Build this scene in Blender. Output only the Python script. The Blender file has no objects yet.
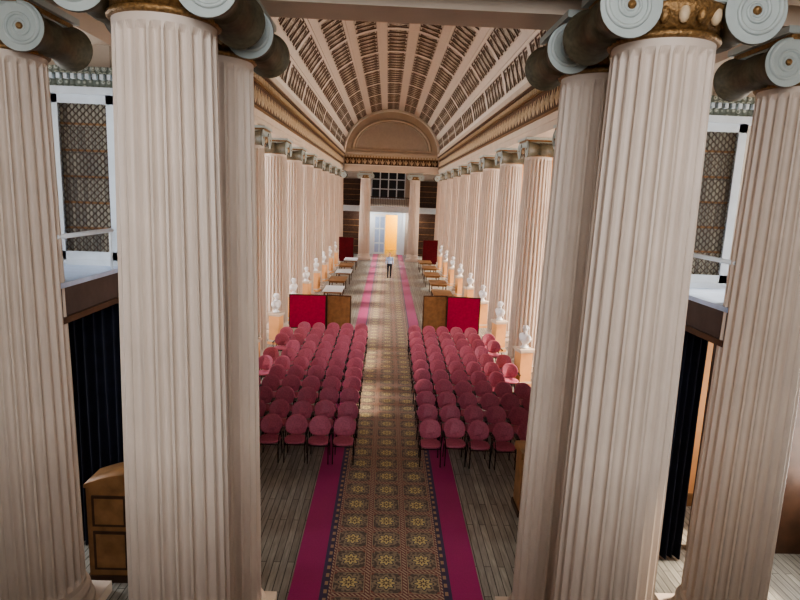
import bpy, bmesh, math, random
from mathutils import Vector, Matrix
random.seed(4)
C=bpy.context
scene=C.scene
pi=math.pi

# ------------------------------------------------------------ materials
def newmat(name):
    m=bpy.data.materials.new(name); m.use_nodes=True
    nt=m.node_tree; b=nt.nodes['Principled BSDF']
    return m,nt,b
def mat(name,col,rough=.6,metal=0,noise=.12,scale=6,bump=0.0,spec=.4,emit=None):
    m,nt,b=newmat(name)
    b.inputs['Roughness'].default_value=rough
    b.inputs['Metallic'].default_value=metal
    b.inputs['Specular IOR Level'].default_value=spec
    tc=nt.nodes.new('ShaderNodeTexCoord')
    n=nt.nodes.new('ShaderNodeTexNoise'); n.inputs['Scale'].default_value=scale; n.inputs['Detail'].default_value=4
    nt.links.new(tc.outputs['Object'],n.inputs['Vector'])
    r=nt.nodes.new('ShaderNodeValToRGB')
    r.color_ramp.elements[0].position=.3; r.color_ramp.elements[1].position=.7
    r.color_ramp.elements[0].color=tuple(c*(1-noise) for c in col)+(1,)
    r.color_ramp.elements[1].color=tuple(min(1,c*(1+noise)) for c in col)+(1,)
    nt.links.new(n.outputs['Fac'],r.inputs['Fac']); nt.links.new(r.outputs['Color'],b.inputs['Base Color'])
    if emit:
        b.inputs['Emission Color'].default_value=tuple(emit[0])+(1,); b.inputs['Emission Strength'].default_value=emit[1]
    if bump:
        bp=nt.nodes.new('ShaderNodeBump'); bp.inputs['Strength'].default_value=bump; bp.inputs['Distance'].default_value=.02
        nt.links.new(n.outputs['Fac'],bp.inputs['Height']); nt.links.new(bp.outputs['Normal'],b.inputs['Normal'])
    return m
M={}
M['shaft']=mat('column_paint',(.62,.515,.425),.5,noise=.05,scale=2)
M['plaster']=mat('plaster_cream',(.62,.51,.40),.6,noise=.05,scale=2)
M['rib']=mat('vault_rib_paint',(.78,.70,.60),.6,noise=.04)
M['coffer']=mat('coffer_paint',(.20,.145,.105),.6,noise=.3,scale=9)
M['frz']=mat('frieze_ground',(.10,.05,.025),.6,noise=.3,scale=9)
M['leaf']=mat('frieze_leaf',(.58,.44,.28),.5,noise=.15,scale=9)
M['rosette']=mat('rosette_paint',(.62,.55,.45),.5,noise=.2,scale=20)
M['gilt']=mat('gilt',(.26,.15,.06),.4,.5,noise=.4,scale=40,bump=.6)
M['volute']=mat('volute_paint',(.42,.46,.43),.45,noise=.06)
M['bolster']=mat('bolster_paint',(.11,.095,.06),.5,noise=.25,scale=20)
M['pier']=mat('pier_paint',(.78,.40,.17),.6,noise=.1,scale=2)  # orange sunlight between the columns put into the base colour
M['wallp']=mat('wall_paint',(.54,.46,.38),.7,noise=.05)
M['white']=mat('white_paint',(.72,.78,.82),.45,noise=.04)
M['grey']=mat('ledge_paint',(.42,.52,.70),.3,noise=.08)
M['darkbeam']=mat('beam_brown',(.07,.05,.045),.6,noise=.15)
M['navy']=mat('navy_cloth',(.008,.010,.022),.9,noise=.3)
M['wood']=mat('oak_wood',(.28,.15,.065),.45,noise=.25,scale=5)
M['dwood']=mat('dark_wood',(.07,.035,.02),.45,noise=.25,scale=5)
M['crimson']=mat('crimson_felt',(.50,.014,.085),.9,noise=.12,scale=10)
M['dcrimson']=mat('dark_crimson',(.13,.008,.016),.9,noise=.15)
M['seat']=mat('burgundy_fabric',(.47,.13,.19),.55,noise=.15,scale=30,bump=.1)
M['metal']=mat('dark_metal',(.04,.03,.03),.35,.8,noise=.1)
M['marble']=mat('white_marble',(.80,.80,.80),.35,noise=.06,scale=8)
M['gold']=mat('yellow_wall',(.95,.66,.10),.7,noise=.05)
M['globe']=mat('opal_globe',(.9,.9,.85),.3,noise=.01,emit=((1,.95,.85),4))  # glowing surface of the globes added near the far door
M['black']=mat('dark_glass',(.012,.014,.018),.35,noise=.1)
M['skin']=mat('skin',(.55,.33,.24),.5,noise=.05)
M['shirt']=mat('blue_shirt',(.40,.54,.80),.8,noise=.06)
M['trouser']=mat('dark_trousers',(.02,.022,.035),.8,noise=.1)
M['hair']=mat('grey_hair',(.12,.10,.09),.8,noise=.2,scale=40)
M['shoe']=mat('black_shoe',(.01,.01,.01),.3)

def setup_frieze(name,c1,c2,sc=7.0):
    m,nt,b=newmat(name); b.inputs['Roughness'].default_value=.5
    tc=nt.nodes.new('ShaderNodeTexCoord')
    v=nt.nodes.new('ShaderNodeTexVoronoi'); v.inputs['Scale'].default_value=sc; v.feature='F1'; v.inputs['Randomness'].default_value=.25
    nt.links.new(tc.outputs['Object'],v.inputs['Vector'])
    r=nt.nodes.new('ShaderNodeValToRGB')
    r.color_ramp.elements[0].position=.18; r.color_ramp.elements[0].color=c1+(1,)
    r.color_ramp.elements[1].position=.5; r.color_ramp.elements[1].color=c2+(1,)
    e=r.color_ramp.elements.new(.32); e.color=c2+(1,)
    e=r.color_ramp.elements.new(.38); e.color=c1+(1,)
    nt.links.new(v.outputs['Distance'],r.inputs['Fac']); nt.links.new(r.outputs['Color'],b.inputs['Base Color'])
    bp=nt.nodes.new('ShaderNodeBump'); bp.inputs['Strength'].default_value=.8; bp.inputs['Distance'].default_value=.03; bp.invert=True
    nt.links.new(v.outputs['Distance'],bp.inputs['Height']); nt.links.new(bp.outputs['Normal'],b.inputs['Normal'])
    return m
M['frieze']=setup_frieze('ornate_frieze',(.42,.27,.15),(.10,.05,.025))
M['frieze2']=setup_frieze('green_frieze',(.50,.52,.44),(.13,.15,.12),12)

class G:
    def __init__(s,nt): s.nt=nt
    def m(s,op,a,b=None,c=None):
        n=s.nt.nodes.new('ShaderNodeMath'); n.operation=op
        for i,x in enumerate((a,b,c)):
            if x is None: continue
            if isinstance(x,(int,float)): n.inputs[i].default_value=x
            else: s.nt.links.new(x,n.inputs[i])
        return n.outputs[0]
    def mix(s,f,a,b):
        n=s.nt.nodes.new('ShaderNodeMix'); n.data_type='RGBA'
        s.nt.links.new(f,n.inputs[0]) if not isinstance(f,(int,float)) else setattr(n.inputs[0],'default_value',f)
        for k,x in ((6,a),(7,b)):
            if isinstance(x,tuple): n.inputs[k].default_value=x+(1,)
            else: s.nt.links.new(x,n.inputs[k])
        return n.outputs[2]

def carpet_mat():
    m,nt,b=newmat('patterned_carpet'); b.inputs['Roughness'].default_value=.55; b.inputs['Specular IOR Level'].default_value=.45
    b.inputs['Sheen Weight'].default_value=.14; b.inputs['Sheen Roughness'].default_value=.4
    g=G(nt)
    tc=nt.nodes.new('ShaderNodeTexCoord'); sp=nt.nodes.new('ShaderNodeSeparateXYZ'); nt.links.new(tc.outputs['Object'],sp.inputs[0])
    X,Y=sp.outputs[0],sp.outputs[1]
    T=.56
    u=g.m('SUBTRACT',g.m('FRACT',g.m('ADD',g.m('DIVIDE',X,T),.5+10)),.5)
    v=g.m('SUBTRACT',g.m('FRACT',g.m('ADD',g.m('DIVIDE',Y,T),.5+10)),.5)
    au=g.m('ABSOLUTE',u); av=g.m('ABSOLUTE',v)
    d=g.m('MAXIMUM',au,av); r=g.m('SQRT',g.m('ADD',g.m('MULTIPLY',u,u),g.m('MULTIPLY',v,v)))
    th=g.m('ARCTAN2',v,u)
    pet=g.m('MULTIPLY',g.m('COSINE',g.m('MULTIPLY',th,8)),.045)
    rr=g.m('SUBTRACT',r,pet)
    n=nt.nodes.new('ShaderNodeTexNoise'); n.inputs['Scale'].default_value=22; nt.links.new(tc.outputs['Object'],n.inputs['Vector'])
    ns=g.m('GREATER_THAN',n.outputs['Fac'],.53)
    col=g.mix(ns,(.11,.085,.075),(.29,.23,.17))
    dia=g.m('ADD',au,av)
    col=g.mix(g.m('GREATER_THAN',dia,.70),col,(.24,.08,.07))
    col=g.mix(g.m('LESS_THAN',rr,.31),col,(.31,.25,.17))
    col=g.mix(g.m('LESS_THAN',rr,.24),col,(.05,.055,.07))
    col=g.mix(g.m('LESS_THAN',rr,.20),col,(.60,.50,.24))
    col=g.mix(g.m('LESS_THAN',rr,.10),col,(.10,.07,.055))
    col=g.mix(g.m('LESS_THAN',r,.045),col,(.6,.5,.25))
    col=g.mix(g.m('GREATER_THAN',d,.40),col,(.39,.30,.21))
    col=g.mix(g.m('GREATER_THAN',d,.425),col,(.18,.06,.06))
    chk=g.m('GREATER_THAN',g.m('SINE',g.m('MULTIPLY',g.m('ADD',u,v),50)),0)
    band=g.m('MULTIPLY',g.m('GREATER_THAN',d,.445),chk)
    col=g.mix(band,col,(.43,.35,.25))
    ax=g.m('ABSOLUTE',X)
    col=g.mix(g.m('GREATER_THAN',ax,T*1.5),col,(.05,.04,.08))
    b2=g.m('MULTIPLY',g.m('GREATER_THAN',ax,T*1.5+.02),g.m('GREATER_THAN',g.m('SINE',g.m('MULTIPLY',Y,34)),.1))
    col=g.mix(b2,col,(.38,.25,.16))
    col=g.mix(g.m('GREATER_THAN',ax,T*1.5+.07),col,(.06,.04,.11))
    n2=nt.nodes.new('ShaderNodeTexNoise'); n2.inputs['Scale'].default_value=60; nt.links.new(tc.outputs['Object'],n2.inputs['Vector'])
    mag=g.mix(n2.outputs['Fac'],(.27,.014,.11),(.44,.03,.18))
    col=g.mix(g.m('GREATER_THAN',ax,T*1.5+.12),col,mag)
    nt.links.new(col,b.inputs['Base Color'])
    return m
M['carpet']=carpet_mat()

def floor_mat():
    m,nt,b=newmat('worn_floorboards'); b.inputs['Roughness'].default_value=.38
    tc=nt.nodes.new('ShaderNodeTexCoord'); mp=nt.nodes.new('ShaderNodeMapping'); mp.inputs['Rotation'].default_value=(0,0,pi/2)
    nt.links.new(tc.outputs['Object'],mp.inputs['Vector'])
    br=nt.nodes.new('ShaderNodeTexBrick'); nt.links.new(mp.outputs[0],br.inputs['Vector'])
    br.offset=.37
    br.inputs['Scale'].default_value=1; br.inputs['Brick Width'].default_value=1.9; br.inputs['Row Height'].default_value=.11
    br.inputs['Mortar Size'].default_value=.007; br.inputs['Color1'].default_value=(.33,.315,.275,1); br.inputs['Color2'].default_value=(.21,.20,.175,1); br.inputs['Mortar'].default_value=(.06,.055,.047,1)
    mp2=nt.nodes.new('ShaderNodeMapping'); mp2.inputs['Scale'].default_value=(9,1,1); nt.links.new(tc.outputs['Object'],mp2.inputs['Vector'])
    n=nt.nodes.new('ShaderNodeTexNoise'); n.inputs['Scale'].default_value=3; n.inputs['Detail'].default_value=7; nt.links.new(mp2.outputs[0],n.inputs['Vector'])
    mx=nt.nodes.new('ShaderNodeMix'); mx.data_type='RGBA'; mx.blend_type='OVERLAY'; mx.inputs[0].default_value=.65
    nt.links.new(br.outputs['Color'],mx.inputs[6]); nt.links.new(n.outputs['Fac'],mx.inputs[7])
    nt.links.new(mx.outputs[2],b.inputs['Base Color'])
    return m
M['floor']=floor_mat()

def book_mat():
    m,nt,b=newmat('old_books'); b.inputs['Roughness'].default_value=.7
    tc=nt.nodes.new('ShaderNodeTexCoord'); br=nt.nodes.new('ShaderNodeTexBrick')
    mp=nt.nodes.new('ShaderNodeMapping'); mp.inputs['Rotation'].default_value=(pi/2,0,0); nt.links.new(tc.outputs['Object'],mp.inputs['Vector']); nt.links.new(mp.outputs[0],br.inputs['Vector'])
    br.offset=.3; br.inputs['Scale'].default_value=1; br.inputs['Brick Width'].default_value=.05; br.inputs['Row Height'].default_value=.36
    br.inputs['Color1'].default_value=(.38,.36,.28,1); br.inputs['Color2'].default_value=(.20,.19,.16,1); br.inputs['Mortar'].default_value=(.03,.03,.03,1); br.inputs['Mortar Size'].default_value=.004
    nt.links.new(br.outputs['Color'],b.inputs['Base Color'])
    return m
M['book']=book_mat()

# ------------------------------------------------------------ mesh helper
class B:
    def __init__(s,*mats):
        s.bm=bmesh.new(); s.mats=list(mats)
    def mi(s,k):
        if k not in s.mats: s.mats.append(k)
        return s.mats.index(k)
    def face(s,vs,k,smooth=False):
        try:
            f=s.bm.faces.new(vs); f.material_index=s.mi(k); f.smooth=smooth; return f
        except ValueError: return None
    def box(s,x0,x1,y0,y1,z0,z1,k,mtx=None):
        if x0>x1:x0,x1=x1,x0
        P=[(x0,y0,z0),(x1,y0,z0),(x1,y1,z0),(x0,y1,z0),(x0,y0,z1),(x1,y0,z1),(x1,y1,z1),(x0,y1,z1)]
        v=[s.bm.verts.new((mtx@Vector(p)) if mtx else p) for p in P]
        for q in ((0,3,2,1),(4,5,6,7),(0,1,5,4),(1,2,6,5),(2,3,7,6),(3,0,4,7)): s.face([v[i] for i in q],k)
    def rings(s,rings,k,smooth=True,cap=True):
        R=[[s.bm.verts.new(p) for p in r] for r in rings]
        n=len(R[0])
        for a,b in zip(R[:-1],R[1:]):
            for i in range(n):
                s.face([a[i],a[(i+1)%n],b[(i+1)%n],b[i]],k,smooth)
        if cap:
            s.face(list(reversed(R[0])),k); s.face(R[-1],k)
    def lathe(s,prof,k,seg=32,mtx=None,smooth=True,cap=True):
        rs=[]
        for r,z in prof:
            ring=[Vector((r*math.cos(2*pi*i/seg),r*math.sin(2*pi*i/seg),z)) for i in range(seg)]
            if mtx: ring=[mtx@p for p in ring]
            rs.append(ring)
        s.rings(rs,k,smooth,cap)
    def tube(s,pts,rad,k,seg=8):
        pts=[Vector(p) for p in pts]
        rs=[]; n=len(pts); prev=None
        for i,p in enumerate(pts):
            t=(pts[min(i+1,n-1)]-pts[max(i-1,0)]).normalized()
            if prev is None:
                a=Vector((0,0,1)) if abs(t.z)<.9 else Vector((1,0,0))
                u=t.cross(a).normalized()
            else:
                u=(prev-t*prev.dot(t)).normalized()
            prev=u; w=t.cross(u)
            r=rad[i] if isinstance(rad,(list,tuple)) else rad
            rs.append([p+r*(math.cos(2*pi*j/seg)*u+math.sin(2*pi*j/seg)*w) for j in range(seg)])
        s.rings(rs,k)
    def ell(s,c,r,k,u=16,v=10,mtx=None):
        m=Matrix.Translation(c)@Matrix.Diagonal((*r,1))
        if mtx: m=mtx@m
        d=bmesh.ops.create_uvsphere(s.bm,u_segments=u,v_segments=v,radius=1,matrix=m)
        idx=s.mi(k)
        fs=set()
        for vv in d['verts']:
            for f in vv.link_faces: fs.add(f)
        for f in fs: f.material_index=idx; f.smooth=True
    def caps(s,p0,r0,p1,r1,k,seg=14):
        s.tube([p0,p1],[r0,r1],k,seg); s.ell(p0,(r0,)*3,k,seg,10); s.ell(p1,(r1,)*3,k,seg,10)
    def mesh(s,name):
        bmesh.ops.recalc_face_normals(s.bm,faces=s.bm.faces)
        me=bpy.data.meshes.new(name); s.bm.to_mesh(me); s.bm.free()
        for k in s.mats: me.materials.append(M[k])
        return me
    def obj(s,name,loc=(0,0,0),rot=0):
        return put(s.mesh(name),name,loc,rot)
def put(me,name,loc=(0,0,0),rot=0,scale=None):
    o=bpy.data.objects.new(name,me); scene.collection.objects.link(o)
    o.location=loc; o.rotation_euler=(0,0,rot)
    if scale: o.scale=scale
    return o

# ------------------------------------------------------------ dimensions
H0,H1=7.05,7.6
XC=4.5
Y0=6.5; BAY=4.1
YS=[Y0+BAY*i for i in range(12)]
YE=YS[-1]
XW=7.2
GZ=4.5
YM,YB=5.4,6.8
XM=2.14

# ------------------------------------------------------------ column
def column_mesh():
    b=B('shaft')
    b.box(-.60,.60,-.60,.60,0,.16,'shaft')
    prof=[(.58,.16)]
    for i in range(9):
        a=-pi/2+pi*i/8; prof.append((.55+.05*math.cos(a)+.0,.22+.06*math.sin(a)))
    prof+=[(.53,.29)]
    for i in range(7):
        a=pi*i/6; prof.append((.53-.03*math.sin(a),.29+.06*i/6))
    for i in range(9):
        a=-pi/2+pi*i/8; prof.append((.52+.04*math.cos(a),.39+.04*math.sin(a)))
    prof+=[(.51,.44),(.50,.47)]
    b.lathe(prof,'shaft',48)
    NF=24
    def ring(r,z,dep):
        out=[]
        for f in range(NF):
            a0=2*pi*f/NF; w=2*pi/NF
            fil=.17*w
            out.append((r*math.cos(a0),r*math.sin(a0),z)); 
            for j in range(0,7):
                t=j/6; a=a0+fil+(w-fil)*t
                rr=r-dep*math.sin(pi*t)**.7 if 0<t<1 else r
                out.append((rr*math.cos(a),rr*math.sin(a),z))
        res=[]
        for f in range(NF):
            res+=out[f*8:f*8+7]
        return res
    rs=[ring(.50,.47,0),ring(.50,.55,0),ring(.50,.60,.052)]
    zz=[1.5,2.5,3.4,4.3,5.2,6.0,6.6,H0-.12]
    for z in zz:
        t=(z-.6)/(H0-.6); rs.append(ring(.50-.075*t**1.4,z,.051-.008*t))
    rs+=[ring(.425,H0-.06,0),ring(.425,H0,0)]
    b.rings([[Vector(p) for p in r] for r in rs],'shaft',smooth=False)
    pr=[(.425,H0)]
    for i in range(7):
        a=-pi/2+pi*i/6; pr.append((.435+.03*math.cos(a),H0+.03+.03*math.sin(a)))
    b.lathe(pr,'gilt',40)
    b.lathe([(.43,H0+.06),(.46,H0+.10),(.51,H0+.16),(.54,H0+.23),(.52,H0+.27)],'gilt',40)
    for i in range(22):
        a=2*pi*i/22
        b.ell((.50*math.cos(a),.50*math.sin(a),H0+.16),(.045,.045,.075),'gilt' if i%2 else 'leaf',8,6)
    zc=H0+.20; rv=.25; xv=.50; hy=.50
    b.box(-xv,xv,-hy+.02,hy-.02,H0+.25,H0+.43,'volute')
    for sx in (-1,1):
        m=Matrix.Translation((sx*xv,0,zc))@Matrix.Rotation(pi/2,4,'X')
        pf=[]
        for t,r in ((-1,rv),(-.93,rv),(-.9,rv*.93),(-.6,rv*.78),(-.25,rv*.66),(-.2,rv*.76),(-.1,rv*.72),(0,rv*.78),(.1,rv*.72),(.2,rv*.76),(.25,rv*.66),(.6,rv*.78),(.9,rv*.93),(.93,rv),(1,rv)):
            pf.append((r,t*hy))
        b.lathe(pf,'bolster',32,m,cap=False)
        for sy in (-1,1):
            md=Matrix.Translation((sx*xv,sy*(hy-.004),zc))@Matrix.Rotation(pi/2,4,'X')
            b.lathe([(rv*.99,-.008),(rv*.99,.008)],'volute',32,md)
            pts=[];rad=[]
            N=80
            for i in range(N+1):
                t=i/N
                r=(rv-.02)*math.exp(-1.75*t)
                a=pi/2-sx*(t*2*pi*2.6)
                pts.append((sx*xv+r*math.cos(a),sy*(hy+.006),zc+r*math.sin(a))); rad.append(.023*(1-.6*t))
            b.tube(pts,rad,'volute',6)
            b.ell((sx*xv,sy*(hy+.01),zc),(.035,.025,.035),'gilt',10,8)
    for sy in (-1,1):
        b.tube([(-xv,sy*(hy-.01),H0+.425),(xv,sy*(hy-.01),H0+.425)],.018,'volute',6)
        b.tube([(-xv,sy*(hy-.01),H0+.265),(xv,sy*(hy-.01),H0+.265)],.014,'volute',6)
    b.box(-.52,.52,-.52,.52,H0+.43,H0+.48,'gilt')
    b.box(-.58,.58,-.56,.56,H0+.48,H1,'volute')
    return b.mesh('fluted_column')
colm=column_mesh()
for sx in (-1,1):
    for y in (YM,YB,YE):
        put(colm,'ionic_column',(sx*XM+(.04 if (sx>0 and y==YM) else 0),y,0))
    put(colm,'ionic_column',(sx*XC,YB+.15,0))
    for i,y in enumerate(YS[1:]):
        put(colm,'ionic_column',(sx*XC,y,0),rot=0 if i==10 else pi/2)

# ------------------------------------------------------------ floor & carpet
b=B(); b.box(-XW-.3,XW+.3,-3,YE+12,-.2,0,'floor'); b.obj('floor')
b=B(); b.box(-1.40,1.40,-2.5,YE+5.2,0.0,.012,'carpet'); b.obj('carpet_runner')

# ------------------------------------------------------------ vault
VA,VB,VZ=4.12,3.6,9.2
YV0,YV1=YB+.3,YE-.35
b=B('rib','coffer','rosette')
NS=9; rw=.42
unit=pi/(NS+rw*(NS+1))
def vp(t,y,off=0): return Vector(((VA+off)*math.cos(t),y,VZ+(VB+off)*math.sin(t)))
def vq(t0,t1,y0,y1,kk,o=0,n=2):
    for i in range(n):
        a=t0+(t1-t0)*i/n; c=t0+(t1-t0)*(i+1)/n
        vs=[b.bm.verts.new(p) for p in (vp(a,y0,o),vp(c,y0,o),vp(c,y1,o),vp(a,y1,o))]
        b.face(vs,kk)
t=0
ribs=[];strips=[]
for i in range(NS):
    ribs.append((t,t+rw*unit)); t+=rw*unit
    strips.append((t,t+unit)); t+=unit
ribs.append((t,t+rw*unit))
for a,c in ribs:
    vq(a,c,YV0,YV1,'rib')
    m=(a+c)/2; w=(c-a)*.28
    vs=[b.bm.verts.new(p) for p in (vp(m-w,YV0,-.05),vp(m+w,YV0,-.05),vp(m+w,YV1,-.05),vp(m-w,YV1,-.05))]
    b.face(vs,'rib')
    for s_ in (-1,1):
        vs=[b.bm.verts.new(p) for p in (vp(m+s_*w,YV0,-.05),vp(m+s_*w,YV1,-.05),vp(m+s_*w,YV1,0),vp(m+s_*w,YV0,0))]
        b.face(vs,'rib')
cells=[];plain=[]
ys=[YV0]+YS[1:-1]+[YV1]
for y0,y1 in zip(ys[:-1],ys[1:]):
    a=y0+.14; c=y1-.14; n=6
    plain.append((y0,a)); plain.append((c,y1))
    pt=(c-a)/n
    for i in range(n):
        cells.append((a+i*pt,a+(i+1)*pt))
for a,c in strips:
    for y0,y1 in plain: vq(a,c,y0,y1,'rib')
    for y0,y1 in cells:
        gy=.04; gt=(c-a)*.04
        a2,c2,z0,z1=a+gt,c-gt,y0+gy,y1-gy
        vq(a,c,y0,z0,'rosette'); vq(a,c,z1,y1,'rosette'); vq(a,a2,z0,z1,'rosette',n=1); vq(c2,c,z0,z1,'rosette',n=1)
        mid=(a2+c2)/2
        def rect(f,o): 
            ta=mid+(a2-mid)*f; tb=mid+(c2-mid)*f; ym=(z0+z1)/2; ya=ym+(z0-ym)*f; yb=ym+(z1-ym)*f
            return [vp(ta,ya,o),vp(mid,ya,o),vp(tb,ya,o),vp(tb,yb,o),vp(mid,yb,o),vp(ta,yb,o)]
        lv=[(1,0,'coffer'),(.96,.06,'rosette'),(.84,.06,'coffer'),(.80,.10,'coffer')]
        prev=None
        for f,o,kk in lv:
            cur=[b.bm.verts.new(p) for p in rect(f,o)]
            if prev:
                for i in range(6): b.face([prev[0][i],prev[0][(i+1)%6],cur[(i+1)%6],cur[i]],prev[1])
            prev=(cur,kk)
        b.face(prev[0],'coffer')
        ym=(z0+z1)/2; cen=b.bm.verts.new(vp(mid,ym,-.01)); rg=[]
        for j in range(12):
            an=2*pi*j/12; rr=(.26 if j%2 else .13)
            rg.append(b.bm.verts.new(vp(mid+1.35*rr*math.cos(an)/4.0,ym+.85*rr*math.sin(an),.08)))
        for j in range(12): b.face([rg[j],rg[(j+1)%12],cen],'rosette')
bm=b.bm
me=bpy.data.meshes.new('ceiling_vault'); bm.to_mesh(me); bm.free()
for kk in b.mats: me.materials.append(M[kk])
put(me,'ceiling_vault')

def lunette(name,y,front):
    b=B()
    N=32
    for yy in (y,y+.3):
        vs=[b.bm.verts.new((-VA-.3,yy,VZ-.1))]
        for i in range(N+1):
            tt=pi-pi*i/N; p=vp(tt,yy,.25); vs.append(b.bm.verts.new(p))
        vs.append(b.bm.verts.new((VA+.3,yy,VZ-.1)))
        b.face(vs,'plaster')
    if front:
        def arch(sc,r,kk,yy):
            pts=[(VA*sc*math.cos(pi*i/40),yy,VZ+.25+VB*sc*.86*math.sin(pi*i/40)) for i in range(41)]
            b.tube(pts,r,kk,8)
        arch(.80,.11,'plaster',y-.03); arch(.74,.05,'rosette',y-.03)
        b.box(-VA*.82,VA*.82,y-.12,y,VZ+.12,VZ+.27,'plaster')
        vs=[b.bm.verts.new((VA*.74*math.cos(pi*i/40),y-.015,VZ+.27+VB*.74*.86*math.sin(pi*i/40))) for i in range(41)]
        b.face(vs,'wallp')
        pts=[vp(pi*i/40,y-.03,-.10) for i in range(41)]
        b.tube(pts,.12,'rib',8)
    return b.obj(name)
lunette('wall_lunette_far',YV1,True)
lunette('wall_lunette_near',YV0-.3,False)

# ------------------------------------------------------------ entablatures
def leaf(b,P,kk='leaf'):
    for (cu,cv,ru,rv,ang) in ((0,.0,.065,.27,0),(-.10,-.04,.04,.20,.35),(.10,-.04,.04,.20,-.35),(-.22,.0,.022,.28,0)):
        c=b.bm.verts.new(P(cu,cv,.05)); rg=[]
        for j in range(6):
            a=2*pi*j/6; u=ru*math.cos(a); v=rv*math.sin(a)
            rg.append(b.bm.verts.new(P(cu+u*math.cos(ang)-v*math.sin(ang),cv+u*math.sin(ang)+v*math.cos(ang),0.004)))
        for j in range(6): b.face([rg[j],rg[(j+1)%6],c],kk)
def entab(sx):
    b=B()
    y0,y1=YV0-.05,YV1+.3
    b.box(sx*4.12,sx*4.9,y0,y1,H1,H1+.22,'plaster')
    b.box(sx*4.09,sx*4.9,y0,y1,H1+.22,H1+.42,'plaster')
    b.box(sx*4.05,sx*4.9,y0,y1,H1+.42,H1+.48,'gilt')
    b.box(sx*4.12,sx*4.9,y0,y1,H1+.48,H1+1.16,'frz')
    b.box(sx*4.06,sx*4.9,y0,y1,H1+1.16,H1+1.21,'gilt')
    b.box(sx*4.08,sx*4.9,y0,y1,H1+1.21,H1+1.36,'frz')
    y=y0+.25
    while y<y1-.2:
        leaf(b,lambda u,v,h:Vector((sx*(4.12-h),y+u,H1+.82+v))); y+=.50
    y=y0+.1
    while y<y1-.1:
        b.box(sx*4.0,sx*4.08,y,y+.13,H1+1.22,H1+1.35,'leaf'); y+=.24
    b.box(sx*3.94,sx*4.9,y0,y1,H1+1.36,H1+1.44,'frz')
    b.box(sx*3.90,sx*4.9,y0,y1,H1+1.44,H1+1.62,'plaster')
    return b
entab(-1).obj('trim_entablature_left'); entab(1).obj('trim_entablature_right')
def crossbeam(name,ya,yb,xw,far=False):
    b=B()
    b.box(-xw,xw,ya,yb,H1,H1+.52,'plaster')
    b.box(-xw,xw,ya-.04,yb+.04,H1+.52,H1+.58,'rib')
    b.box(-xw,xw,ya+.02,yb-.02,H1+.58,H1+1.12,'frz' if far else 'frieze')
    b.box(-xw,xw,ya-.05,yb+.05,H1+1.12,H1+1.18,'gilt')
    x=-xw
    while far and x<xw-.1:
        b.box(x,x+.13,ya-.14,ya,H1+1.18,H1+1.32,'leaf'); x+=.24
    x=-xw+.25
    while far and x<xw-.2:
        leaf(b,lambda u,v,h:Vector((x+u,ya+.02-h,H1+.85+v*.9))); x+=.50
    b.box(-xw,xw,ya,yb,H1+1.18,H1+1.5,'rib')
    b.box(-xw,xw,ya-.2,yb+.2,H1+1.5,H1+1.62,'plaster')
    return b.obj(name)
crossbeam('beam_screen_far',YE-.4,YE+.4,4.0,True)
crossbeam('beam_screen_near',YB-.38,YB+.2,4.9)
crossbeam('beam_screen_front',YM-.4,YM+.4,7.19)

b=B(); b.box(-XW,XW,-3.0,YB+.1,H1+1.63,H1+1.9,'wallp'); b.obj('ceiling_near')
b=B(); b.box(-XW,XW,YE+.46,YE+6.4,H1+1.0,H1+1.25,'wallp')
b.box(-XW,XW,YE+.41,YE+.55,H1+.5,H1+3,'wallp'); b.obj('ceiling_far')
for sx,nm in ((-1,'left'),(1,'right')):
    b=B(); b.box(sx*4.91,sx*XW,YB+.3,YE+.4,H1+.35,H1+.6,'wallp')
    b.box(sx*4.91,sx*XW,YB+.1,YB+.3,H1+.3,H1+1.9,'wallp')
    b.obj('ceiling_aisle_'+nm)

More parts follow.
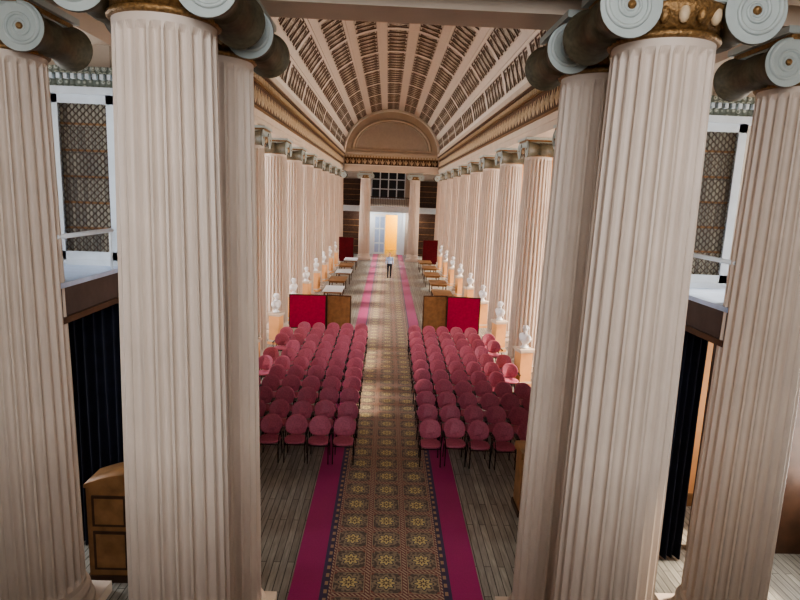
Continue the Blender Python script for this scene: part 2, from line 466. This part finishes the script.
# ------------------------------------------------------------ outer walls with windows
bays=[(-1.7,2.4),(2.4,6.5)]+list(zip(YS[:-1],YS[1:]))+[(YE+.6,YE+4.7)]  # windows of the last bay are added to light the far door area
wn=0
for sx,nm in ((-1,'left'),(1,'right')):
    b=B(); x0,x1=sx*XW,sx*(XW+.3)
    b.box(x0,x1,-3.3,-1.7,0,9.5,'wallp'); b.box(x0,x1,YE,YE+.6,0,9.5,'wallp'); b.box(x0,x1,YE+4.7,YE+6.4,0,9.5,'wallp')
    for i,(ya,yb) in enumerate(bays):
        if i in (0,3):
            b.box(x0,x1,ya,yb,0,9.5,'wallp'); continue
        if i==1:   # one small high window added to light the gallery bookcase
            wy0,wy1=5.2,6.3; zz=((5.6,7.0),)
            b.box(x0,x1,ya,wy0,0,9.5,'wallp'); b.box(x0,x1,wy1,yb,0,9.5,'wallp')
            b.box(x0,x1,wy0,wy1,0,5.6,'wallp'); b.box(x0,x1,wy0,wy1,7.0,9.5,'wallp')
        else:
            wy0,wy1=ya+.75,yb-.75; zz=((1.0,4.0),(5.0,7.3))
            b.box(x0,x1,ya,wy0,0,9.5,'wallp'); b.box(x0,x1,wy1,yb,0,9.5,'wallp')
            b.box(x0,x1,wy0,wy1,0,1.0,'wallp'); b.box(x0,x1,wy0,wy1,4.0,5.0,'wallp'); b.box(x0,x1,wy0,wy1,7.3,9.5,'wallp')
        for (z0,z1) in zz:
            wn+=1
            w=B(); xf=sx*(XW+.08); xg=sx*(XW+.14)
            f=.09
            w.box(xf,xg,wy0,wy0+f,z0,z1,'white'); w.box(xf,xg,wy1-f,wy1,z0,z1,'white')
            w.box(xf,xg,wy0+f,wy1-f,z0,z0+f,'white'); w.box(xf,xg,wy0+f,wy1-f,z1-f,z1,'white')
            w.box(xf,xg,wy0+f,wy1-f,(z0+z1)/2-.04,(z0+z1)/2+.04,'white')
            for q in (1,2):
                ym=wy0+(wy1-wy0)*q/3; w.box(xf,xg,ym-.02,ym+.02,z0+f,z1-f,'white')
            w.obj('window_%d'%wn)
    b.obj('wall_'+nm)
    b=B()
    for i,y in enumerate(YS[1:]):
        b.box(sx*5.02,sx*XW,y-.22,y+.22,0,H1+.34,'pier')
        b.box(sx*5.01,sx*XW,y-.26,y+.26,0,.25,'wood')
        b.box(sx*5.01,sx*XW,y-.27,y+.27,H1-.1,H1+.1,'plaster')
    for i,(ya,yb) in enumerate(zip(YS[1:-1],YS[2:])):
        b.box(sx*5.4,sx*XW,ya+.22,yb-.22,GZ-.2,GZ,'grey')
        b.box(sx*5.4,sx*5.44,ya+.22,yb-.22,GZ+.95,GZ+1.0,'white')
        for q in range(9):
            yy=ya+.35+q*(yb-ya-.7)/8; b.box(sx*5.405,sx*5.435,yy-.012,yy+.012,GZ,GZ+.95,'white')
    b.obj('wall_piers_'+nm)

b=B()
b.box(-XW-.3,-2.2,-3.3,-3.0,0,9.5,'wallp'); b.box(2.2,XW+.3,-3.3,-3.0,0,9.5,'wallp')
b.box(-2.2,2.2,-3.3,-3.0,0,5.2,'wallp'); b.box(-2.2,2.2,-3.3,-3.0,8.8,9.5,'wallp'); b.obj('wall_near')
w=B()
for x in (-2.2,-1.1,-.03,1.05,2.12): w.box(x,x+.07,-3.2,-3.12,5.2,8.8,'white')
for z in (5.2,6.4,7.6,8.72): w.box(-2.2,2.2,-3.2,-3.12,z,z+.07,'white')
w.obj('window_near')  # unseen window, added to let frontal light onto the near columns
b=B()
YD=YE+5.4; DX=-.18
b.box(-XW,DX-1.65,YD,YD+.3,0,9.2,'wallp'); b.box(DX+1.65,XW,YD,YD+.3,0,9.2,'wallp')
b.box(DX-1.65,DX+1.65,YD,YD+.3,4.1,5.3,'wallp'); b.box(DX-1.65,DX+1.65,YD,YD+.3,8.0,9.2,'wallp')
b.box(DX-1.65,DX+1.65,YD+.2,YD+.3,5.3,8.0,'black')
b.box(DX-1.65,DX-1.25,YD,YD+.3,0,4.1,'white'); b.box(DX+1.0,DX+1.65,YD,YD+.3,0,4.1,'white'); b.box(DX-1.25,DX+1.0,YD,YD+.3,3.8,4.1,'white')
b.obj('wall_far')
w=B()
for q in range(5):
    x=DX-1.65+q*.80; w.box(x,x+.12,YD+.02,YD+.14,5.3,8.0,'white')
for z in (5.3,6.2,7.1,7.9): w.box(DX-1.65,DX+1.65,YD+.02,YD+.15,z,z+.10,'white')
w.obj('window_far')
w=B()
w.box(DX-1.75,DX-1.5,YD-.12,YD,0,4.1,'white'); w.box(DX+1.5,DX+1.75,YD-.12,YD,0,4.1,'white'); w.box(DX-1.9,DX+1.9,YD-.18,YD,4.1,4.24,'white')
w.obj('trim_door_surround')
def doorleaf(name,W,y,ang,hinge):
    w=B()
    w.box(0,W,-.03,.03,.015,3.78,'white')
    for zz in ((.2,1.0),(1.15,2.4),(2.55,3.6)):
        for xx in ((.1,W/2-.05),(W/2+.05,W-.1)):
            w.box(xx[0],xx[1],-.045,-.03,zz[0],zz[1],'grey')
    w.ell((W-.07,-.08,1.1),(.03,.03,.03),'gilt',8,6)
    return w.obj(name,(hinge,y,0),ang)
doorleaf('door_1',1.1,YD+.05,0,DX-1.24)
doorleaf('door_2',1.1,YD+.36,1.5,DX+1.08)
b=B(); b.box(-2.2,2.6,YD+5,YD+5.2,0,5,'gold'); b.box(-2.4,-2.2,YD+.3,YD+5.2,0,5,'gold'); b.box(2.6,2.8,YD+.3,YD+5.2,0,5,'gold'); b.box(-2.4,2.8,YD+.3,YD+5.2,5,5.2,'gold')
b.obj('wall_lobby')
b=B(); b.box(-XW+.01,XW-.01,YE+3.4,YD-.6,GZ-.25,GZ,'grey'); b.box(-XW+.01,XW-.01,YE+3.3,YE+3.4,GZ-.4,GZ+.15,'white')
b.box(-XW+.01,XW-.01,YE+3.32,YE+3.38,GZ+.95,GZ+1.02,'dwood')
x=-XW+.1
while x<XW: b.box(x-.012,x+.012,YE+3.34,YE+3.36,GZ+.15,GZ+.95,'black'); x+=.16
b.obj('balcony_far')
for sx in (-1,1):
    b=B(); b.box(sx*2.2,sx*6.2,YD-.55,YD-.02,.0,3.7,'dwood')
    for z in (.1,.75,1.4,2.05,2.7,3.25):
        b.box(sx*2.3,sx*6.1,YD-.58,YD-.5,z,z+.05,'wood'); b.box(sx*2.35,sx*6.05,YD-.575,YD-.5,z+.06,z+.42,'dwood')
    b.box(sx*2.2,sx*6.2,YD-.45,YD-.02,3.7,GZ+2.6,'dwood')
    for z in (.1,.6,1.1,1.6,2.1):
        b.box(sx*2.3,sx*6.1,YD-.48,YD-.4,GZ+z,GZ+z+.05,'wood'); b.box(sx*2.35,sx*6.05,YD-.475,YD-.4,GZ+z+.06,GZ+z+.36,'dwood')
    b.obj('bookcase')

b=B(); b.box(-XW+.01,XW-.01,-2.99,1.0,GZ-.4,GZ-.2,'dwood')
for x in (-6.5,-3,3,6.5): b.box(x-.15,x+.15,.6,.9,0,GZ-.4,'dwood')
b.obj('gallery_near')

# ------------------------------------------------------------ corner galleries
for sx,nm in ((-1,'left'),(1,'right')):
    X=lambda a:sx*a
    yf=8.75
    b=B()
    b.box(sx*4.04,sx*(XW-.01),6.98,10.3,GZ-.06,GZ,'grey')
    b.box(sx*4.07,sx*(XW-.01),7.0,10.3,GZ-.42,GZ-.06,'darkbeam')
    b.box(sx*4.04,sx*(XW-.01),6.98,10.3,GZ-.50,GZ-.42,'dwood')
    b.obj('gallery_corner_'+nm)
    b=B()
    b.tube([(sx*4.09,7.0,GZ+.55),(sx*4.09,yf-.3,GZ+.55)],.03,'white',8)
    b.tube([(sx*4.09,yf-.35,GZ+.0),(sx*4.09,yf-.35,GZ+.56)],.02,'white',8)
    b.obj('gallery_rail')
    b=B(); xa,xb=4.10,5.02; z0,z1=GZ,GZ+2.42
    b.box(X(xa),X(xb),yf+.05,yf+.5,z0,z1,'white')
    b.box(X(xa+.1),X(xb-.1),yf+.03,yf+.06,z0+.16,z1-.1,'book')
    for z in range(1,6): b.box(X(xa+.1),X(xb-.1),yf+.02,yf+.06,z0+.16+z*.37,z0+.19+z*.37,'wood')
    b.box(X(xa),X(xa+.12),yf-.03,yf+.03,z0+.05,z1,'white'); b.box(X(xb-.12),X(xb),yf-.03,yf+.03,z0+.05,z1,'white')
    b.box(X(xa),X(xb),yf-.03,yf+.03,z0+.03,z0+.2,'white'); b.box(X(xa),X(xb),yf-.03,yf+.03,z1-.12,z1,'white')
    b.box(X(xa-.05),X(xb+.02),yf-.06,yf+.5,z0,z0+.08,'white')
    x_a,x_b,za,zb=xa+.12,xb-.12,z0+.2,z1-.12; W=x_b-x_a; Hh=zb-za; st=.10
    for d in (-1,1):
        n=int((W+Hh)/st)+1
        for i in range(1,n):
            c=i*st
            u0=max(0,c-Hh); u1=min(W,c)
            if u1-u0<.01: continue
            p0=(u0,c-u0); p1=(u1,c-u1)
            if d<0: p0=(W-p0[0],p0[1]); p1=(W-p1[0],p1[1])
            b.tube([(X(x_a+p0[0]),yf,za+p0[1]),(X(x_a+p1[0]),yf,za+p1[1])],.006,'dwood',4)
    b.box(X(xa-.13),X(xa-.03),yf-.12,yf+.1,z0+.02,z1,'white')
    b.box(X(xa-.1),X(xa-.06),yf-.14,yf-.11,z0+.6,z0+.85,'navy')
    b.obj('lattice_bookcase')
    b=B()
    b.box(X(3.93),X(XW),yf-.08,yf+.55,z1,z1+.1,'white')
    b.box(X(3.93),X(XW),yf-.04,yf+.55,z1+.1,z1+.27,'frieze2')
    b.box(X(3.88),X(XW),yf-.14,yf+.55,z1+.27,z1+.36,'frieze2')
    x=3.9
    while x<5.6: b.box(X(x),X(x+.05),yf-.11,yf-.04,z1+.20,z1+.27,'white'); x+=.1
    b.box(X(4.15),X(XW),yf,yf+.5,z1+.36,H1+.35,'wallp')
    b.obj('trim_cornice_'+nm)
    b=B(); b.box(X(5.05),X(XW),yf+.1,yf+.45,GZ,GZ+2.42,'wallp')
    b.box(X(5.15 if sx>0 else 4.9),X(XW),yf+.1,yf+.3,0,GZ-.5,'dwood'); b.obj('wall_partition_'+nm)
    b=B(); N=90; rows=[]
    for z in (0.02,1.2,2.6,GZ-.52):
        r=[]
        for i in range(N+1):
            t=i/N; xx=3.80+t*1.3 if sx<0 else 3.80+t*1.02
            r.append(b.bm.verts.new((X(xx),yf-.1+.06*math.sin(t*2*pi*9)+.02*math.sin(t*31+z),z)))
        rows.append(r)
    for r0,r1 in zip(rows[:-1],rows[1:]):
        for i in range(N): b.face([r0[i],r0[i+1],r1[i+1],r1[i]],'navy',True)
    b.tube([(X(3.75),yf-.1,GZ-.53),(X(5.2),yf-.1,GZ-.53)],.02,'metal',8)
    b.obj('curtain')

def panelled(name,x0,x1,y0,y1,h,curved):
    b=B()
    b.box(x0,x1,y0,y1,.08,h-.12,'wood'); b.box(x0-.03,x1+.03,y0-.03,y1+.03,0,.1,'dwood')
    if curved:
        n=16; top=[];bot=[]
        for yy in (y0-.02,y1+.02):
            t_=[];bo=[]
            for i in range(n+1):
                t=i/n; xx=x0-.02+(x1-x0+.04)*t
                t_.append(b.bm.verts.new((xx,yy,h-.08+.16*math.sin(pi*t)))); bo.append(b.bm.verts.new((xx,yy,h-.13)))
            top.append(t_);bot.append(bo)
            for i in range(n): b.face([bo[i],bo[i+1],t_[i+1],t_[i]],'wood')
        for i in range(n): b.face([top[0][i],top[0][i+1],top[1][i+1],top[1][i]],'wood',True)
    else: b.box(x0-.04,x1+.04,y0-.04,y1+.04,h-.12,h,'wood')
    W=x1-x0
    for q in range(2):
        xa=x0+.08+q*W/2; xb=x0+W/2*(q+1)-.06
        for (a,c) in ((.2,h*.5),(h*.5+.08,h-.25)):
            b.box(xa,xb,y0-.02,y0,a,c,'dwood'); b.box(xa+.04,xb-.04,y0-.03,y0,a+.04,c-.04,'wood')
    return b.obj(name)
panelled('wooden_cabinet',-4.3,-3.05,7.75,8.2,1.60,True)
panelled('wooden_lectern',2.42,3.1,9.8,10.3,1.25,False)

# ------------------------------------------------------------ chairs
def chair_mesh():
    b=B('seat','metal')
    def pad(f,kk):
        prof=[(0,1),(.55,1),(.85,.85),(.97,.5),(1,0),(.97,-.5),(.85,-.85),(.55,-1),(0,-1)]
        N=24; rs=[]
        for r,w in prof[1:-1]:
            rg=[]
            for i in range(N):
                a=2*pi*i/N; c,s_=math.cos(a),math.sin(a)
                e=2/2.6
                u=r*math.copysign(abs(c)**e,c); v=r*math.copysign(abs(s_)**e,s_)
                rg.append(f(u,v,w))
            rs.append(rg)
        b.rings(rs,kk)
    pad(lambda u,v,w:Vector((.235*u*(1-.06*v),-.02+.235*v,.445+.035*w+.012*(u*u+v*v))),'seat')
    pad(lambda u,v,w:Vector((.245*u*(1-.10*v*v),.225+.06*v+.03*w-.10*u*u,.70+.21*v)),'seat')
    for sx in (-1,1):
        b.tube([(sx*.22,-.20,0),(sx*.215,-.19,.42),(sx*.235,-.17,.60),(sx*.25,-.10,.645),(sx*.25,.06,.65),(sx*.235,.14,.68)],.012,'metal',6)
        b.tube([(sx*.21,.27,0),(sx*.20,.20,.42),(sx*.17,.245,.72)],.012,'metal',6)
        b.box(sx*.228,sx*.272,-.13,.08,.645,.672,'metal')
        b.tube([(sx*.215,-.19,.40),(sx*.20,.20,.40)],.011,'metal',6)
    b.tube([(-.21,-.19,.40),(.21,-.19,.40)],.011,'metal',6)
    b.tube([(-.20,.20,.40),(.20,.20,.40)],.011,'metal',6)
    return b.mesh('conference_chair')
cm=chair_mesh()
for sx in (-1,1):
    for r in range(11):
        for c in range(6):
            x=sx*(.93+.53*c+.006*r)+random.uniform(-.012,.012)
            y=11.9+r*.93+random.uniform(-.04,.04)
            if c==5 and r%3==1: continue
            put(cm,'conference_chair',(x,y,.012 if abs(x)<1.65 else .0),random.uniform(-.06,.06))

def fused(b,name,vox,smooth=2):
    me=b.mesh(name+'_src'); o=put(me,name+'_src')
    md=o.modifiers.new('r','REMESH'); md.mode='VOXEL'; md.voxel_size=vox; md.use_smooth_shade=True
    sm=o.modifiers.new('s','SMOOTH'); sm.factor=.5; sm.iterations=smooth
    dg=C.evaluated_depsgraph_get(); dg.update()
    out=bpy.data.meshes.new_from_object(o.evaluated_get(dg)); out.name=name
    bpy.data.objects.remove(o); out.materials.clear()
    for p in out.polygons: p.use_smooth=True
    return out

def bust():
    b=B('marble')
    b.lathe([(.13,1.20),(.13,1.23),(.09,1.26),(.07,1.31),(.10,1.36)],'marble',20)
    b.ell((0,0,1.50),(.25,.14,.17),'marble',20,14)
    b.ell((-.17,0,1.53),(.12,.11,.12),'marble'); b.ell((.17,0,1.53),(.12,.11,.12),'marble')
    b.caps((0,.01,1.56),.075,(0,-.005,1.72),.062,'marble')
    b.ell((0,-.01,1.81),(.078,.095,.115),'marble',18,14)
    b.ell((0,-.03,1.745),(.055,.065,.05),'marble')
    b.ell((0,-.108,1.795),(.014,.022,.032),'marble',10,8)
    b.ell((0,-.10,1.752),(.026,.012,.009),'marble',10,6)
    for s_ in (-1,1):
        b.ell((s_*.032,-.085,1.845),(.026,.02,.01),'marble',10,6)
        b.ell((s_*.08,.0,1.80),(.014,.025,.035),'marble',8,6)
        for q in range(5):
            b.ell((s_*.05,-.04+q*.03,1.87-.012*q),(.035,.03,.035),'marble',8,6)
    for q in range(5): b.ell((0,-.07+q*.04,1.905-.01*(q-1.5)**2),(.05,.03,.03),'marble',8,6)
    for s_ in (-1,1): b.caps((s_*.12,-.06,1.62),.03,(s_*.0,-.13,1.46),.03,'marble',8)
    m=fused(b,'marble_bust',.011,1); m.materials.append(M['marble']); return m
bmh=bust()
def pedestal():
    b=B('marble')
    b.box(-.24,.24,-.24,.24,0,.10,'pier'); b.box(-.20,.20,-.20,.20,.10,1.08,'pier'); b.box(-.225,.225,-.225,.225,.10,.16,'plaster')
    b.box(-.22,.22,-.22,.22,1.08,1.13,'plaster'); b.box(-.25,.25,-.25,.25,1.13,1.195,'plaster')
    return b.mesh('pedestal')
pm=pedestal()
for sx in (-1,1):
    for y in YS[1:]:
        yy=y-1.25
        e=bpy.data.objects.new('marble_bust_on_pedestal',None); scene.collection.objects.link(e); e.location=(sx*4.22,yy,0)
        e.rotation_euler=(0,0,-sx*1.3)
        for mm,n in ((bmh,'bust'),(pm,'pedestal')):
            o=put(mm,n); o.parent=e

def screen(name,x,y,w,h,kk,ang):
    b=B()
    b.box(-w/2,w/2,-.02,.02,.12,h,kk)
    for s_ in (-1,1):
        b.box(s_*w/2-.02,s_*w/2+.02,-.028,.028,.02,h+.02,'dwood')
        b.box(s_*(w/2-.08)-.025,s_*(w/2-.08)+.025,-.22,.22,0,.04,'dwood')
    b.box(-w/2,w/2,-.028,.028,h-.01,h+.03,'dwood'); b.box(-w/2,w/2,-.028,.028,.08,.12,'dwood')
    return b.obj(name,(x,y,0.0),ang)
screen('display_screen',-3.35,24.0,1.5,1.48,'crimson',.08)
screen('display_screen',-2.07,24.1,1.0,1.48,'wood',-.12)
screen('display_screen',1.97,24.1,1.0,1.60,'wood',.12)
screen('display_screen',3.15,24.0,1.35,1.60,'crimson',-.08)
for sx in (-1,1):
    screen('folding_screen',sx*3.55,49.0,1.3,2.1,'dcrimson',0)

def table(name,x,y,w,d,kk):
    b=B()
    b.box(-w/2,w/2,-d/2,d/2,.71,.75,kk); b.box(-w/2+.06,w/2-.06,-d/2+.06,d/2-.06,.62,.71,'wood')
    for sx in (-1,1):
        for sy in (-1,1):
            px,py=sx*(w/2-.09),sy*(d/2-.09)
            b.tube([(px,py,0),(px,py,.3),(px,py,.66)],[.022,.03,.036],'dwood',8)
    return b.obj(name,(x,y,0))
for sx in (-1,1):
    for i,y in enumerate((30.5,34.2,37.8,41.5,45.0)):
        table('display_table',sx*(2.85+.1*(i%2)),y,1.0,1.9,'white' if (i%2==0 and sx<0) else 'wood')

def man():
    b=B('skin')
    K='skin'
    for s_,fy in ((-1,-.10),(1,.10)):
        hip=(s_*.095,0,.92); knee=(s_*.10,fy*.55-.02,.50); ank=(s_*.10,fy+.02,.09)
        b.caps(hip,.088,knee,.060,K); b.caps(knee,.060,(s_*.10,fy*.8,.32),.056,K); b.caps((s_*.10,fy*.8,.32),.056,ank,.046,K)
        b.ell((s_*.10,fy-.04,.045),(.048,.13,.042),K); b.ell((s_*.10,fy-.13,.035),(.046,.05,.032),K)
    b.ell((0,.0,.95),(.165,.11,.12),K); b.ell((0,-.01,1.08),(.155,.115,.16),K)
    b.ell((0,0,1.26),(.175,.115,.17),K); b.ell((0,.01,1.38),(.185,.095,.08),K)
    b.caps((0,.01,1.42),.06,(0,-.005,1.54),.052,K)
    b.ell((0,-.01,1.655),(.075,.092,.112),K,18,14); b.ell((0,-.03,1.59),(.05,.06,.045),K)
    b.ell((0,-.105,1.635),(.012,.022,.026),K,8,6); b.ell((0,-.093,1.597),(.024,.01,.007),K,8,6)
    b.ell((0,.01,1.685),(.082,.094,.095),K)
    for s_ in (-1,1):
        b.ell((s_*.030,-.09,1.665),(.013,.01,.008),K,8,6); b.ell((s_*.078,0,1.64),(.01,.02,.03),K,8,6)
        sh=(s_*.195,.01,1.40); el=(s_*.245,.03 if s_>0 else -.0,1.12); wr=(s_*.235,-.10 if s_<0 else -.02,.88)
        b.caps(sh,.058,el,.043,K); b.caps(el,.042,wr,.028,K)
        px,py,pz=wr
        b.ell((px,py-.01,pz-.055),(.018,.040,.052),K,12,8)
        for q in range(4):
            L=(.060,.074,.070,.055)[q]; yy=py-.04+q*.021
            a=Vector((px,yy,pz-.095)); m=a+Vector((-s_*.004,0,-L*.5)); e=m+Vector((-s_*.016,0,-L*.45))
            b.caps(a,.0095,m,.009,K,8); b.caps(m,.009,e,.0075,K,8)
        b.caps((px,py-.035,pz-.035),.012,(px-s_*.006,py-.065,pz-.07),.010,K,8); b.caps((px-s_*.006,py-.065,pz-.07),.010,(px-s_*.01,py-.068,pz-.10),.008,K,8)
    m=fused(b,'man',.0085,1)
    keys=['skin','shirt','trouser','hair','shoe','black']
    for kk in keys: m.materials.append(M[kk])
    for p in m.polygons:
        x,y,z=p.center
        i=0
        if z<.085: i=4
        elif abs(x)<.19 and z<.985 : i=2
        elif z<1.475 and z>.92: i=1
        if abs(x)>.19 and z<.93: i=0
        if z>1.475:
            i=0
            if z>1.73 or (y>.015 and z>1.60): i=3
            if (abs(abs(x)-.03)<.011 and abs(z-1.665)<.007 and y<-.09): i=5
        p.material_index=i
    return m
put(man(),'man',(.10,40.6,.012))

# ------------------------------------------------------------ lights
def area(name,loc,rot,sx,sy,pw,col):
    l=bpy.data.lights.new(name,'AREA'); l.shape='RECTANGLE'; l.size=sx; l.size_y=sy; l.energy=pw; l.color=col
    o=bpy.data.objects.new(name,l); scene.collection.objects.link(o); o.location=loc; o.rotation_euler=rot; return o
L=YE+3
area('daylight_left',(-8.3,L/2-1.5,4.6),(0,-pi/2,0),8,L,14500,(.95,.97,1.0))
area('daylight_right',(8.3,L/2-1.5,4.6),(0,pi/2,0),8,L,16500,(1.0,.94,.87))
area('daylight_end',(0,-4.0,7.2),(pi/2,0,0),4.4,4,800,(.95,.96,1.0))  # added fill behind the end window, lighting the near columns from the front
s=bpy.data.lights.new('sun','SUN'); s.energy=10; s.angle=math.radians(5); s.color=(1,.84,.66)
so=bpy.data.objects.new('sun',s); scene.collection.objects.link(so); so.rotation_euler=Vector((-1,-.12,-.80)).to_track_quat('-Z','Y').to_euler()
p=bpy.data.lights.new('lobby_lamp','POINT'); p.energy=480; p.color=(1,.84,.42); p.shadow_soft_size=.3
po=bpy.data.objects.new('lobby_lamp',p); scene.collection.objects.link(po); po.location=(1.6,YD+3.2,3.8)
for sx in (-1,1):  # globe lamps added under the balcony to brighten the door wall
    g=B(); g.ell((0,0,0),(.13,.13,.13),'globe',16,12); g.tube([(0,0,.13),(0,0,.42)],.012,'metal',6); g.lathe([(.06,.40),(.06,.44)],'metal',12)
    g.obj('pendant_globe_lamp',(sx*2.0,YE+4.2,GZ-.70))
    p=bpy.data.lights.new('globe_light','POINT'); p.energy=130; p.color=(1,.97,.92); p.shadow_soft_size=.15
    po=bpy.data.objects.new('globe_light',p); scene.collection.objects.link(po); po.location=(sx*2.0,YE+3.9,GZ-.95)

w=bpy.data.worlds.new('sky'); scene.world=w; w.use_nodes=True
bg=w.node_tree.nodes['Background']; bg.inputs[0].default_value=(.80,.88,1,1); bg.inputs[1].default_value=1.2
try: scene.view_settings.look='AgX - Medium High Contrast'
except Exception as e: print('look',e)

# ------------------------------------------------------------ camera
cam=bpy.data.cameras.new('camera'); co=bpy.data.objects.new('camera',cam); scene.collection.objects.link(co)
f=585; cam.sensor_width=36; cam.lens=f/800*36; cam.clip_start=.05; cam.clip_end=300
rho=math.radians(2.06)
fw=Vector((388-400,-(195-300),-f)).normalized()
cx,sy_=math.cos(rho),-math.sin(rho)
rz=-(cx*fw.x+sy_*fw.y)/fw.z
rt=Vector((cx,sy_,rz)).normalized()
up=rt.cross(fw)
R=Matrix((rt,fw,up))
co.matrix_world=Matrix.Translation((-.18,0,5.7))@R.to_4x4()
scene.camera=co
